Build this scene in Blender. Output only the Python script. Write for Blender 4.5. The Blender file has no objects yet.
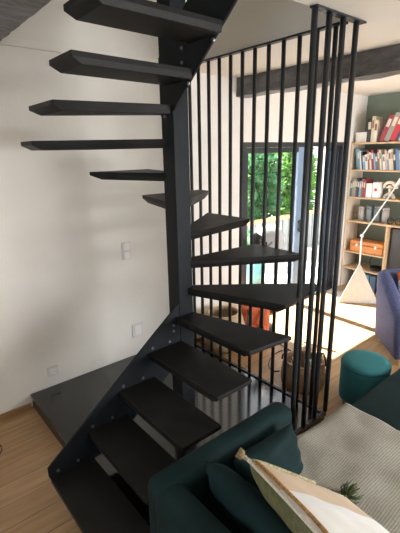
import bpy, bmesh, math, random
from mathutils import Vector, Matrix
random.seed(7)
PI = math.pi
R = math.radians
scn = bpy.context.scene
C = scn.collection

# ------------------------------------------------------------------ materials
def new_mat(name):
    m = bpy.data.materials.new(name); m.use_nodes = True
    nt = m.node_tree
    return m, nt, nt.nodes['Principled BSDF']

def mat(name, col, rough=.6, metal=0, spec=.5, noise=0, nscale=8, bump=0, bscale=60, sheen=0, stretch=None):
    m, nt, b = new_mat(name)
    b.inputs['Base Color'].default_value = (*col, 1)
    b.inputs['Roughness'].default_value = rough
    b.inputs['Metallic'].default_value = metal
    b.inputs['Specular IOR Level'].default_value = spec
    if sheen:
        b.inputs['Sheen Weight'].default_value = sheen
        b.inputs['Sheen Roughness'].default_value = .4
        b.inputs['Sheen Tint'].default_value = (*[min(1, c * 3 + .05) for c in col], 1)
    tc = nt.nodes.new('ShaderNodeTexCoord')
    src = tc.outputs['Object']
    if stretch:
        mp = nt.nodes.new('ShaderNodeMapping'); mp.inputs['Scale'].default_value = stretch
        nt.links.new(src, mp.inputs['Vector']); src = mp.outputs['Vector']
    if noise:
        n = nt.nodes.new('ShaderNodeTexNoise'); n.inputs['Scale'].default_value = nscale
        n.inputs['Detail'].default_value = 5
        nt.links.new(src, n.inputs['Vector'])
        r = nt.nodes.new('ShaderNodeValToRGB')
        r.color_ramp.elements[0].position = .3; r.color_ramp.elements[1].position = .7
        r.color_ramp.elements[0].color = (*[max(0, c * (1 - noise)) for c in col], 1)
        r.color_ramp.elements[1].color = (*[min(1, c * (1 + noise)) for c in col], 1)
        nt.links.new(n.outputs['Fac'], r.inputs['Fac'])
        nt.links.new(r.outputs['Color'], b.inputs['Base Color'])
    if bump:
        n2 = nt.nodes.new('ShaderNodeTexNoise'); n2.inputs['Scale'].default_value = bscale
        nt.links.new(src, n2.inputs['Vector'])
        bp = nt.nodes.new('ShaderNodeBump'); bp.inputs['Strength'].default_value = bump
        bp.inputs['Distance'].default_value = .01
        nt.links.new(n2.outputs['Fac'], bp.inputs['Height'])
        nt.links.new(bp.outputs['Normal'], b.inputs['Normal'])
    return m

def floor_mat():
    m, nt, b = new_mat('oak_planks')
    tc = nt.nodes.new('ShaderNodeTexCoord')
    br = nt.nodes.new('ShaderNodeTexBrick')
    br.offset = .37; br.squash = 1
    br.inputs['Scale'].default_value = 1
    br.inputs['Brick Width'].default_value = 1.5
    br.inputs['Row Height'].default_value = .17
    br.inputs['Mortar Size'].default_value = .0025
    br.inputs['Bias'].default_value = 0
    br.inputs['Color1'].default_value = (.43, .27, .135, 1)
    br.inputs['Color2'].default_value = (.52, .34, .18, 1)
    br.inputs['Mortar'].default_value = (.2, .11, .05, 1)
    nt.links.new(tc.outputs['Object'], br.inputs['Vector'])
    mp = nt.nodes.new('ShaderNodeMapping'); mp.inputs['Scale'].default_value = (1.6, 16, 1)
    nt.links.new(tc.outputs['Object'], mp.inputs['Vector'])
    n = nt.nodes.new('ShaderNodeTexNoise'); n.inputs['Scale'].default_value = 1.6; n.inputs['Detail'].default_value = 7
    nt.links.new(mp.outputs['Vector'], n.inputs['Vector'])
    r = nt.nodes.new('ShaderNodeValToRGB')
    r.color_ramp.elements[0].position = .32; r.color_ramp.elements[1].position = .68
    r.color_ramp.elements[0].color = (.72, .70, .68, 1); r.color_ramp.elements[1].color = (1.08, 1.06, 1.04, 1)
    nt.links.new(n.outputs['Fac'], r.inputs['Fac'])
    mx = nt.nodes.new('ShaderNodeMix'); mx.data_type = 'RGBA'; mx.blend_type = 'MULTIPLY'
    mx.inputs[0].default_value = 1
    nt.links.new(br.outputs['Color'], mx.inputs[6]); nt.links.new(r.outputs['Color'], mx.inputs[7])
    nt.links.new(mx.outputs[2], b.inputs['Base Color'])
    b.inputs['Roughness'].default_value = .42
    return m

def glass_mat(name, tint=(1, 1, 1), reflect=.1):
    m = bpy.data.materials.new(name); m.use_nodes = True
    nt = m.node_tree; nt.nodes.clear()
    o = nt.nodes.new('ShaderNodeOutputMaterial')
    t = nt.nodes.new('ShaderNodeBsdfTransparent'); t.inputs['Color'].default_value = (*tint, 1)
    g = nt.nodes.new('ShaderNodeBsdfGlossy'); g.inputs['Roughness'].default_value = .02
    lw = nt.nodes.new('ShaderNodeLayerWeight'); lw.inputs['Blend'].default_value = .5
    pw = nt.nodes.new('ShaderNodeMath'); pw.operation = 'POWER'; pw.inputs[1].default_value = 5
    nt.links.new(lw.outputs['Facing'], pw.inputs[0])
    f = nt.nodes.new('ShaderNodeMath'); f.operation = 'MULTIPLY_ADD'; f.inputs[1].default_value = .95; f.inputs[2].default_value = .04
    nt.links.new(pw.outputs[0], f.inputs[0])
    mx = nt.nodes.new('ShaderNodeMixShader')
    nt.links.new(f.outputs[0], mx.inputs[0])
    nt.links.new(t.outputs[0], mx.inputs[1]); nt.links.new(g.outputs[0], mx.inputs[2])
    nt.links.new(mx.outputs[0], o.inputs['Surface'])
    return m

def throw_mat():
    m, nt, b = new_mat('ribbed_throw')
    tc = nt.nodes.new('ShaderNodeTexCoord')
    w = nt.nodes.new('ShaderNodeTexWave'); w.bands_direction = 'Y'
    w.inputs['Scale'].default_value = 26; w.inputs['Distortion'].default_value = .6
    w.inputs['Detail'].default_value = 2; w.inputs['Detail Scale'].default_value = 2
    nt.links.new(tc.outputs['Object'], w.inputs['Vector'])
    n = nt.nodes.new('ShaderNodeTexNoise'); n.inputs['Scale'].default_value = 90
    nt.links.new(tc.outputs['Object'], n.inputs['Vector'])
    r = nt.nodes.new('ShaderNodeValToRGB')
    r.color_ramp.elements[0].color = (.185, .175, .148, 1); r.color_ramp.elements[1].color = (.46, .44, .385, 1)
    ad = nt.nodes.new('ShaderNodeMath'); ad.operation = 'MULTIPLY_ADD'
    ad.inputs[1].default_value = .6; 
    nt.links.new(n.outputs['Fac'], ad.inputs[0])
    sc = nt.nodes.new('ShaderNodeMath'); sc.operation = 'MULTIPLY'; sc.inputs[1].default_value = .5
    nt.links.new(w.outputs['Fac'], sc.inputs[0]); nt.links.new(sc.outputs[0], ad.inputs[2])
    nt.links.new(ad.outputs[0], r.inputs['Fac'])
    nt.links.new(r.outputs['Color'], b.inputs['Base Color'])
    b.inputs['Roughness'].default_value = .9
    bp = nt.nodes.new('ShaderNodeBump'); bp.inputs['Strength'].default_value = .6; bp.inputs['Distance'].default_value = .004
    nt.links.new(ad.outputs[0], bp.inputs['Height']); nt.links.new(bp.outputs['Normal'], b.inputs['Normal'])
    return m

def bands_mat():
    # embroidered cushion front: bands across the width (object x)
    m, nt, b = new_mat('embroidered_bands')
    tc = nt.nodes.new('ShaderNodeTexCoord')
    sp = nt.nodes.new('ShaderNodeSeparateXYZ'); nt.links.new(tc.outputs['Object'], sp.inputs[0])
    mr = nt.nodes.new('ShaderNodeMapRange'); mr.inputs[1].default_value = -.30; mr.inputs[2].default_value = .30
    nt.links.new(sp.outputs['X'], mr.inputs[0])
    r = nt.nodes.new('ShaderNodeValToRGB'); r.color_ramp.interpolation = 'CONSTANT'
    els = [(0, (.60, .52, .38)), (.09, (.33, .29, .17)), (.105, (.64, .50, .37)), (.46, (.80, .80, .80)), (.62, (.8, .78, .75))]
    r.color_ramp.elements[0].color = (*els[0][1], 1)
    r.color_ramp.elements[1].position = els[1][0]; r.color_ramp.elements[1].color = (*els[1][1], 1)
    for p, c in els[2:]:
        e = r.color_ramp.elements.new(p); e.color = (*c, 1)
    nt.links.new(mr.outputs[0], r.inputs['Fac'])
    n = nt.nodes.new('ShaderNodeTexNoise'); n.inputs['Scale'].default_value = 120
    nt.links.new(tc.outputs['Object'], n.inputs['Vector'])
    bp = nt.nodes.new('ShaderNodeBump'); bp.inputs['Strength'].default_value = .5; bp.inputs['Distance'].default_value = .004
    nt.links.new(n.outputs['Fac'], bp.inputs['Height']); nt.links.new(bp.outputs['Normal'], b.inputs['Normal'])
    nt.links.new(r.outputs['Color'], b.inputs['Base Color'])
    b.inputs['Roughness'].default_value = .9
    return m

def patch_cushion_mat():
    m, nt, b = new_mat('white_orange_print')
    tc = nt.nodes.new('ShaderNodeTexCoord')
    n = nt.nodes.new('ShaderNodeTexVoronoi'); n.inputs['Scale'].default_value = 7
    nt.links.new(tc.outputs['Object'], n.inputs['Vector'])
    sp = nt.nodes.new('ShaderNodeSeparateColor'); nt.links.new(n.outputs['Color'], sp.inputs[0])
    r = nt.nodes.new('ShaderNodeValToRGB'); r.color_ramp.interpolation = 'CONSTANT'
    r.color_ramp.elements[0].color = (.8, .78, .76, 1)
    r.color_ramp.elements[1].position = .45; r.color_ramp.elements[1].color = (.75, .16, .04, 1)
    e = r.color_ramp.elements.new(.7); e.color = (.12, .13, .2, 1)
    nt.links.new(sp.outputs[0], r.inputs['Fac']); nt.links.new(r.outputs['Color'], b.inputs['Base Color'])
    b.inputs['Roughness'].default_value = .9
    return m

def wicker_mat(name, c0, c1, s=60):
    m, nt, b = new_mat(name)
    tc = nt.nodes.new('ShaderNodeTexCoord')
    w = nt.nodes.new('ShaderNodeTexWave'); w.bands_direction = 'Z'; w.inputs['Scale'].default_value = s
    w.inputs['Distortion'].default_value = 3
    nt.links.new(tc.outputs['Object'], w.inputs['Vector'])
    r = nt.nodes.new('ShaderNodeValToRGB')
    r.color_ramp.elements[0].color = (*c0, 1); r.color_ramp.elements[1].color = (*c1, 1)
    nt.links.new(w.outputs['Fac'], r.inputs['Fac']); nt.links.new(r.outputs['Color'], b.inputs['Base Color'])
    bp = nt.nodes.new('ShaderNodeBump'); bp.inputs['Strength'].default_value = .7; bp.inputs['Distance'].default_value = .006
    nt.links.new(w.outputs['Fac'], bp.inputs['Height']); nt.links.new(bp.outputs['Normal'], b.inputs['Normal'])
    b.inputs['Roughness'].default_value = .75
    return m

M = dict(
    wall=mat('cream_plaster', (.755, .72, .665), .9, noise=.05, nscale=2.2, bump=.15, bscale=30),
    ceil=mat('ceiling_plaster', (.77, .735, .675), .9, noise=.03, nscale=2),
    green=mat('sage_green_paint', (.20, .245, .195), .85, noise=.05, nscale=3),
    floor=floor_mat(),
    base=mat('oak_baseboard', (.36, .20, .085), .5, noise=.2, nscale=6, stretch=(1, 12, 12)),
    beam=mat('charcoal_stained_beam', (.11, .11, .113), .42, noise=.45, nscale=5, bump=1.0, bscale=14, stretch=(1.2, 1.2, 3)),
    steel=mat('black_lacquered_steel', (.014, .016, .019), .5, spec=.14, noise=.2, nscale=6, bump=.08, bscale=40),
    tread=mat('black_tread_lacquer', (.014, .0135, .013), .5, spec=.17, noise=.3, nscale=7, bump=.1, bscale=50),
    bar=mat('dark_bar_steel', (.024, .027, .030), .4, spec=.4),
    slab=mat('polished_black_slab', (.006, .0065, .0075), .12, spec=1.0, noise=.3, nscale=4),
    slabside=mat('black_slab_riser', (.03, .02, .015), .5),
    bolt=mat('steel_bolt', (.25, .27, .3), .35, metal=.8),
    frame=mat('anthracite_aluminium', (.035, .037, .042), .45),
    skyframe=mat('sky_tinted_aluminium', (.22, .32, .46), .35),  # blue puts the stile's sky reflection into its base colour
    glass=glass_mat('clear_glass'),
    darkglass=glass_mat('reflection_tinted_glass', (.22, .33, .5)),  # tint stands in for the dark blue reflection in this pane
    velvet=mat('dark_teal_velvet', (.005, .020, .021), .8, noise=.3, nscale=5, sheen=.12, spec=.2),
    pouf=mat('teal_pouf_velvet', (.03, .14, .155), .8, noise=.12, nscale=5, sheen=.3, spec=.2),
    poufwood=mat('pouf_plinth_wood', (.42, .24, .11), .5, noise=.2, nscale=8, stretch=(1, 1, 4)),
    throw=throw_mat(), bands=bands_mat(), printc=patch_cushion_mat(),
    olive=mat('olive_velvet', (.13, .135, .062), .85, noise=.25, nscale=40, bump=.3, bscale=150, sheen=.3),
    piping=mat('cream_piping', (.72, .68, .6), .9, noise=.15, nscale=80),
    braid=mat('ochre_braid', (.48, .27, .10), .9, noise=.5, nscale=90, bump=.6, bscale=160),
    woven=mat('olive_cream_braid', (.42, .37, .22), .9, noise=.5, nscale=120, bump=.6, bscale=200),
    tassel=mat('olive_wool', (.07, .09, .035), .95, noise=.4, nscale=90),
    tassel2=mat('brown_wool', (.30, .22, .12), .95, noise=.4, nscale=90),
    armch=mat('periwinkle_blue_weave', (.075, .088, .19), .95, noise=.3, nscale=70, bump=.3, bscale=140, sheen=.2),
    pine=mat('pale_birch_shelf', (.62, .43, .25), .55, noise=.12, nscale=6, stretch=(8, 1, 8)),
    birchside=mat('white_birch_panel', (.66, .57, .45), .6, noise=.08, nscale=6, stretch=(8, 8, 1)),
    wicker=wicker_mat('brown_wicker', (.22, .13, .07), (.56, .38, .22)),
    seagrass=wicker_mat('pale_seagrass', (.42, .30, .17), (.68, .52, .33), 45),
    dark=mat('black_plastic', (.015, .015, .016), .45),
    white=mat('white_lacquer', (.8, .79, .77), .5),
    felt=mat('pale_concrete', (.56, .54, .51), .85, noise=.06, nscale=14, bump=.1),
    paper=mat('white_paper', (.8, .8, .8), .8),
    orange=mat('burnt_orange_canvas', (.56, .115, .04), .8, noise=.15, nscale=20, bump=.2),
    caramel=mat('caramel_leather', (.62, .25, .07), .5, noise=.15, nscale=10),
    tv=mat('dark_grey_screen', (.035, .036, .042), .35),
    potc=mat('grey_blue_stoneware', (.17, .20, .21), .6, noise=.15, nscale=30),
    potd=mat('pale_grey_stoneware', (.36, .35, .33), .6, noise=.15, nscale=30),
    leaf=None, terrace=mat('pale_terrace_stone', (.60, .58, .54), .85, noise=.08, nscale=4),
    fence=mat('weathered_grey_boards', (.28, .30, .31), .8, noise=.2, nscale=6, stretch=(10, 1, 1)),
    rail=mat('honey_wood_rail', (.55, .36, .18), .7, noise=.2, nscale=5),
    bark=mat('bark', (.12, .08, .05), .9, noise=.3, nscale=20),
    tealpot=mat('teal_glazed_pot', (.10, .30, .30), .4, noise=.1, nscale=10),
    gardenwall=mat('white_render', (.82, .82, .82), .9, noise=.04, nscale=5),
    switch=mat('white_switch_plastic', (.70, .66, .62), .5),
)
def leaf_mat(name, c):
    m, nt, b = new_mat(name)
    oi = nt.nodes.new('ShaderNodeTexCoord')
    n = nt.nodes.new('ShaderNodeTexNoise'); n.inputs['Scale'].default_value = 5
    nt.links.new(oi.outputs['Object'], n.inputs['Vector'])
    r = nt.nodes.new('ShaderNodeValToRGB')
    r.color_ramp.elements[0].position = .35; r.color_ramp.elements[1].position = .65
    r.color_ramp.elements[0].color = (*[x * .45 for x in c], 1); r.color_ramp.elements[1].color = (*[min(1, x * 1.5) for x in c], 1)
    nt.links.new(n.outputs['Fac'], r.inputs['Fac']); nt.links.new(r.outputs['Color'], b.inputs['Base Color'])
    b.inputs['Roughness'].default_value = .5
    b.inputs['Transmission Weight'].default_value = 0
    # thin-leaf translucency
    tr = nt.nodes.new('ShaderNodeBsdfTranslucent'); nt.links.new(r.outputs['Color'], tr.inputs['Color'])
    mx = nt.nodes.new('ShaderNodeMixShader'); mx.inputs[0].default_value = .4
    o = nt.nodes['Material Output']
    nt.links.new(b.outputs[0], mx.inputs[1]); nt.links.new(tr.outputs[0], mx.inputs[2]); nt.links.new(mx.outputs[0], o.inputs['Surface'])
    return m
M['leaf1'] = leaf_mat('mid_green_leaf', (.10, .24, .05))
M['leaf2'] = leaf_mat('blue_green_leaf', (.08, .22, .10))
M['leaf3'] = leaf_mat('yellow_green_leaf', (.22, .34, .07))

_colm = {}
def cmat(col, rough=.65):
    k = tuple(col)
    if k not in _colm: _colm[k] = mat('cover_%d' % len(_colm), col, rough, noise=.08, nscale=12)
    return _colm[k]

# ------------------------------------------------------------------ mesh helpers
def obj(name, bm, m, parent=None, smooth=False, loc=None, rot=None, bevel=0, seg=2, sub=0, ang=None):
    me = bpy.data.meshes.new(name)
    bmesh.ops.recalc_face_normals(bm, faces=bm.faces)
    if smooth or ang:
        for f in bm.faces: f.smooth = True
    bm.to_mesh(me); bm.free()
    ms = m if isinstance(m, (list, tuple)) else [m]
    for x in ms: me.materials.append(x)
    o = bpy.data.objects.new(name, me); C.objects.link(o)
    if parent: o.parent = parent
    if loc: o.location = loc
    if rot: o.rotation_euler = rot
    if bevel:
        b = o.modifiers.new('bevel', 'BEVEL'); b.width = bevel; b.segments = seg; b.limit_method = 'ANGLE'; b.angle_limit = R(35)
    if sub:
        s = o.modifiers.new('sub', 'SUBSURF'); s.levels = sub; s.render_levels = sub
    if ang and bevel:
        w = o.modifiers.new('wn', 'WEIGHTED_NORMAL')
    return o

def tag(o, label, cat, group=None, kind=None):
    o['label'] = label; o['category'] = cat
    if group: o['group'] = group
    if kind: o['kind'] = kind
    return o

def struct(name, bm, m, parent=None, **k):
    o = obj(name, bm, m, parent, **k)
    if not parent: o['kind'] = 'structure'
    return o

def thing(name, label, cat, loc=(0, 0, 0), rz=0, group=None):
    o = bpy.data.objects.new(name, None); C.objects.link(o)
    o.empty_display_size = .1
    o.location = loc; o.rotation_euler = (0, 0, rz)
    return tag(o, label, cat, group)

def box(bm, x0, x1, y0, y1, z0, z1):
    v = [bm.verts.new(p) for p in ((x0, y0, z0), (x1, y0, z0), (x1, y1, z0), (x0, y1, z0), (x0, y0, z1), (x1, y0, z1), (x1, y1, z1), (x0, y1, z1))]
    for f in ((0, 3, 2, 1), (4, 5, 6, 7), (0, 1, 5, 4), (1, 2, 6, 5), (2, 3, 7, 6), (3, 0, 4, 7)):
        bm.faces.new([v[i] for i in f])
    return v

def bbox(*a):
    bm = bmesh.new(); box(bm, *a); return bm

def frustum(bm, top, z1, mid, bot, z0):
    n = len(top)
    a = [bm.verts.new((*p, z1)) for p in top]
    b = [bm.verts.new((*p, mid)) for p in top]
    c = [bm.verts.new((*p, z0)) for p in bot]
    bm.faces.new(a)
    for i in range(n):
        j = (i + 1) % n
        bm.faces.new((a[i], a[j], b[j], b[i])); bm.faces.new((b[i], b[j], c[j], c[i]))
    bm.faces.new(list(reversed(c)))

def prism(bm, pts, d):           # pts: list of 3-vectors (planar), d: extrusion vector
    a = [bm.verts.new(p) for p in pts]; d = Vector(d)
    b = [bm.verts.new(Vector(p) + d) for p in pts]
    bm.faces.new(a); bm.faces.new(list(reversed(b)))
    n = len(a)
    for i in range(n):
        j = (i + 1) % n
        bm.faces.new((a[i], b[i], b[j], a[j]))

def cyl(bm, p0, p1, r0, r1=None, n=12, caps=True):
    r1 = r0 if r1 is None else r1
    p0, p1 = Vector(p0), Vector(p1)
    q = (p1 - p0).to_track_quat('Z', 'Y')
    A = [bm.verts.new(p0 + q @ Vector((r0 * math.cos(2 * PI * i / n), r0 * math.sin(2 * PI * i / n), 0))) for i in range(n)]
    B = [bm.verts.new(p1 + q @ Vector((r1 * math.cos(2 * PI * i / n), r1 * math.sin(2 * PI * i / n), 0))) for i in range(n)]
    for i in range(n):
        j = (i + 1) % n; bm.faces.new((A[i], A[j], B[j], B[i]))
    if caps:
        bm.faces.new(list(reversed(A))); bm.faces.new(B)

def tube(bm, pts, r, n=8, closed=False):
    pts = [Vector(p) for p in pts]; rings = []
    N = len(pts); up = Vector((0, 0, 1))
    for i, p in enumerate(pts):
        if closed: t = pts[(i + 1) % N] - pts[i - 1]
        else: t = pts[min(i + 1, N - 1)] - pts[max(i - 1, 0)]
        t.normalize()
        s = t.cross(up)
        if s.length < .1: s = t.cross(Vector((1, 0, 0)))
        s.normalize(); w = s.cross(t)
        rr = r[i] if isinstance(r, (list, tuple)) else r
        rings.append([bm.verts.new(p + rr * (math.cos(2 * PI * k / n) * s + math.sin(2 * PI * k / n) * w)) for k in range(n)])
    for i in range(N if closed else N - 1):
        a, b = rings[i], rings[(i + 1) % N]
        for k in range(n):
            l = (k + 1) % n; bm.faces.new((a[k], a[l], b[l], b[k]))
    if not closed:
        bm.faces.new(list(reversed(rings[0]))); bm.faces.new(rings[-1])

def lathe(bm, prof, n=32, c=(0, 0, 0), sy=1, cap=True):
    rings = []
    for r, z in prof:
        rings.append([bm.verts.new((c[0] + r * math.cos(2 * PI * i / n), c[1] + sy * r * math.sin(2 * PI * i / n), c[2] + z)) for i in range(n)])
    for a, b in zip(rings, rings[1:]):
        for i in range(n):
            j = (i + 1) % n; bm.faces.new((a[i], a[j], b[j], b[i]))
    if cap:
        bm.faces.new(list(reversed(rings[0]))); bm.faces.new(rings[-1])

def rbox(bm, x0, x1, y0, y1, z0, z1, r=.04, seg=4):
    """box with rounded edges"""
    b2 = bmesh.new(); box(b2, x0, x1, y0, y1, z0, z1)
    bmesh.ops.bevel(b2, geom=list(b2.edges), offset=r, segments=seg, profile=.5, affect='EDGES')
    vm = {}
    for v in b2.verts: vm[v] = bm.verts.new(v.co)
    for f in b2.faces: bm.faces.new([vm[v] for v in f.verts])
    b2.free()

def pillow(w, h, t, n=22, pinch=.06, two=False, wrinkle=.004, front=1.0):
    bm = bmesh.new(); g = {}
    for s in (1, -1):
        for i in range(n + 1):
            for j in range(n + 1):
                u, v = 2 * i / n - 1, 2 * j / n - 1
                edge = i in (0, n) or j in (0, n)
                if edge and s == -1: g[s, i, j] = g[1, i, j]; continue
                pu = 1 - pinch * (1 - u * u) * 0 - pinch * (v * v < 1) * (1 - v * v) * abs(u) ** 3
                x = u * w / 2 * (1 - pinch * (1 - v * v) * abs(u) ** 3)
                y = v * h / 2 * (1 - pinch * (1 - u * u) * abs(v) ** 3)
                z = s * (front if s == 1 else 1) * t / 2 * ((1 - u ** 4) * (1 - v ** 4)) ** .55
                if not edge: z += wrinkle * math.sin(9 * u + 3 * v + s) * (1 - abs(u)) + wrinkle * math.sin(11 * v - 4 * u)
                g[s, i, j] = bm.verts.new((x, y, z))
    for s in (1, -1):
        for i in range(n):
            for j in range(n):
                q = [g[s, i, j], g[s, i + 1, j], g[s, i + 1, j + 1], g[s, i, j + 1]]
                if s == -1: q.reverse()
                f = bm.faces.new(q); f.material_index = 0 if s == 1 or not two else 1
    return bm

def frame_matrix(o, ex, ey):
    ex = Vector(ex).normalized(); ey = Vector(ey); ey = (ey - ey.dot(ex) * ex).normalized(); ez = ex.cross(ey)
    m = Matrix((ex, ey, ez)).transposed().to_4x4(); m.translation = Vector(o); return m

# ------------------------------------------------------------------ camera
f_px = 400.2
pitch, roll, az = R(16.05), R(-1.081), R(39.683)
fw = Vector((0, math.cos(pitch), -math.sin(pitch))); up = Vector((0, math.sin(pitch), math.cos(pitch))); rt = Vector((1, 0, 0))
cr, sr = math.cos(roll), math.sin(roll)
r_ = cr * rt + sr * up; u_ = -sr * rt + cr * up
Ax = Vector((math.cos(az), math.sin(az), 0)); Bx = Vector((-math.sin(az), math.cos(az), 0))
W = lambda d: Vector((d.dot(Ax), d.dot(Bx), d.z))
cam = bpy.data.cameras.new('camera'); co = bpy.data.objects.new('camera', cam); C.objects.link(co)
m3 = Matrix((W(r_), W(u_), -W(fw))).transposed().to_4x4(); m3.translation = (0, 0, 2.0)
co.matrix_world = m3
cam.sensor_fit = 'VERTICAL'; cam.sensor_height = 36; cam.sensor_width = 36 * 400 / 533
cam.lens = f_px / 533 * 36; cam.clip_start = .05
scn.camera = co

# ------------------------------------------------------------------ the room
YW = 3.095; XB = -2.0; XG = 5.668; YR = -2.8; ZC = 2.70
X0, X1 = XB, XG
struct('floor', bbox(X0 - .2, X1 + .2, YR - .2, YW, -.1, 0), M['floor'])
# left wall with patio door opening and the upper storey above it
DX0, DX1, DZ = 3.19, 5.17, 2.085
bm = bmesh.new()
box(bm, X0 - .2, DX0, YW, YW + .25, -.1, 2.735)
box(bm, DX0, DX1, YW, YW + .25, DZ, 2.735)
box(bm, DX1, X1 + .2, YW, YW + .25, -.1, 2.735)
struct('wall_left', bm, M['wall'])
struct('wall_left_upper', bbox(X0 - .2, 2.6, YW + .05, YW + .25, 2.735, 5.0), M['wall'])
struct('trim_1', bbox(.89, 2.32, YW - .03, YW + .05, 2.70, 2.745), M['ceil'])
struct('wall_far', bbox(XG, XG + .2, YR - .2, YW, -.1, ZC), M['green'])
# wall behind the camera, with an unseen window opening added to admit daylight
bm = bmesh.new()
box(bm, XB - .2, XB, YR - .2, -1.4, -.1, ZC); box(bm, XB - .2, XB, .6, YW, -.1, ZC)
box(bm, XB - .2, XB, -1.4, .6, -.1, .9); box(bm, XB - .2, XB, -1.4, .6, 2.2, ZC)
struct('wall_back', bm, M['wall'])
def window(name, parts_boxes, pane_box):
    o = struct(name, parts_boxes, M['white'])
    obj('window_pane', bbox(*pane_box), M['glass'], o)
bm = bmesh.new()
for y0, y1 in ((-1.4, -1.34), (-.43, -.37), (.54, .6)): box(bm, XB - .14, XB - .06, y0, y1, .9, 2.2)
box(bm, XB - .14, XB - .06, -1.34, .54, .9, .96); box(bm, XB - .14, XB - .06, -1.34, .54, 2.14, 2.2)
window('window_1', bm, (XB - .105, XB - .1, -1.34, .54, .96, 2.14))
# right wall, with a broad unseen window opening, added and placed for its light
WX0, WX1 = 1.9, 5.3
bm = bmesh.new()
box(bm, XB, WX0, YR - .2, YR, -.1, ZC); box(bm, WX1, XG, YR - .2, YR, -.1, ZC)
box(bm, WX0, WX1, YR - .2, YR, -.1, .5); box(bm, WX0, WX1, YR - .2, YR, 2.3, ZC)
struct('wall_right', bm, M['wall'])
bm = bmesh.new()
for x0, x1 in ((WX0, WX0 + .06), (3.57, 3.63), (WX1 - .06, WX1)): box(bm, x0, x1, YR - .14, YR - .06, .5, 2.3)
box(bm, WX0 + .06, WX1 - .06, YR - .14, YR - .06, .5, .56); box(bm, WX0 + .06, WX1 - .06, YR - .14, YR - .06, 2.24, 2.3)
window('window_2', bm, (WX0 + .06, WX1 - .06, YR - .105, YR - .1, .56, 2.24))

# ceiling with the stair well
HX1, HY0 = 2.325, 1.415
bm = bmesh.new()
box(bm, HX1, XG + .2, HY0, YW, ZC, 3.12)
box(bm, 1.62, XG + .2, YR - .2, HY0, ZC, 3.12)
box(bm, XB - .2, .55, YR - .2, 1.9, ZC, 3.12)
box(bm, XB - .2, .5, 1.9, YW, ZC + .02, 3.12)
box(bm, .55, 1.62, YR - .2, -.7, ZC, 3.12)
struct('ceiling', bm, M['ceil'])
# upper storey shell
struct('wall_upper_far', bbox(HX1 + .9, HX1 + 1.0, YR, YW + .05, 3.12, 5.0), M['wall'])
struct('wall_upper_right', bbox(XB, HX1 + .9, YR - .1, YR, 3.12, 5.0), M['wall'])
struct('wall_upper_back', bbox(XB - .1, XB, YR, YW + .05, 3.12, 5.0), M['wall'])
struct('ceiling_upper', bbox(XB - .2, HX1 + 1.0, YR - .2, YW + .3, 5.0, 5.1), M['ceil'])

# beams: charcoal timber
def beam_mesh(x0, x1, y0, y1, z0, z1, n=46, amp=.008):
    bm = bmesh.new(); rings = []
    rnd = random.Random(3)
    for i in range(n + 1):
        y = y0 + (y1 - y0) * i / n
        sec = [(x0, z0), ((x0 + x1) / 2, z0 - .004), (x1, z0), (x1, (z0 + z1) / 2), (x1, z1), ((x0 + x1) / 2, z1), (x0, z1), (x0, (z0 + z1) / 2)]
        rings.append([bm.verts.new((a + rnd.uniform(-amp, amp), y, b + (rnd.uniform(-amp, amp) if b < z1 - .001 else 0))) for a, b in sec])
    for a, b in zip(rings, rings[1:]):
        for k in range(8):
            l = (k + 1) % 8; bm.faces.new((a[k], a[l], b[l], b[k]))
    bm.faces.new(rings[0]); bm.faces.new(list(reversed(rings[-1])))
    return bm
struct('trim_2', beam_mesh(3.085, 3.27, YR + .01, YW - .005, 2.525, 2.698), M['beam'])
struct('trim_3', beam_mesh(.51, .885, 1.93, YW - .005, 2.715, 2.95, 30, .003), M['beam'])
# skirting
struct('baseboard_left', bbox(XB, .735, YW - .018, YW - .001, 0, .045), M['base'])
bm = bmesh.new(); box(bm, 2.39, DX0 - .02, YW - .018, YW - .001, 0, .045)
struct('baseboard_left_far', bm, M['base'])

# patio door
bm = bmesh.new()
FY0, FY1 = YW + .0, YW + .09
box(bm, DX0, DX0 + .06, FY0, FY1, 0, DZ); box(bm, DX1 - .05, DX1, FY0, FY1, 0, DZ)
box(bm, DX0 + .06, DX1 - .05, FY0, FY1, DZ - .055, DZ); box(bm, DX0 + .06, DX1 - .05, FY0, FY1, -.005, .03)
door = struct('door_1', bm, M['frame'], bevel=.004)
def leaf(x0, x1, y, st, gm, fm, st2=None, fm2=None, zt=.06):
    bm = bmesh.new(); z0, z1 = .032, DZ - .057
    s2 = st2 or st
    box(bm, x0, x0 + st, y, y + .04, z0, z1)
    if not fm2: box(bm, x1 - s2, x1, y, y + .04, z0, z1)
    box(bm, x0 + st, x1 - s2, y, y + .04, z0, z0 + .07); box(bm, x0 + st, x1 - s2, y, y + .04, z1 - zt, z1)
    o = obj('door_leaf', bm, fm, door, bevel=.003)
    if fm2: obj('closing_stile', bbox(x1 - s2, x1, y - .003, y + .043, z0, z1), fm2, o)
    obj('glass_pane', bbox(x0 + st, x1 - s2, y + .015, y + .021, z0 + .07, z1 - zt), gm, o)
    return o
l1 = leaf(3.25, 4.27, FY0 + .005, .03, M['glass'], M['frame'], .11, M['skyframe'])
bmh = bmesh.new(); rbox(bmh, 4.205, 4.225, FY0 - .045, FY0 - .012, .98, 1.14, .006, 2); box(bmh, 4.208, 4.222, FY0 - .015, FY0 + .003, 1.0, 1.02); box(bmh, 4.208, 4.222, FY0 - .015, FY0 + .003, 1.1, 1.12)
obj('handle', bmh, M['frame'], l1)
l2 = leaf(4.86, 5.12, FY0 + .048, .03, M['darkglass'], M['frame'])

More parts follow.
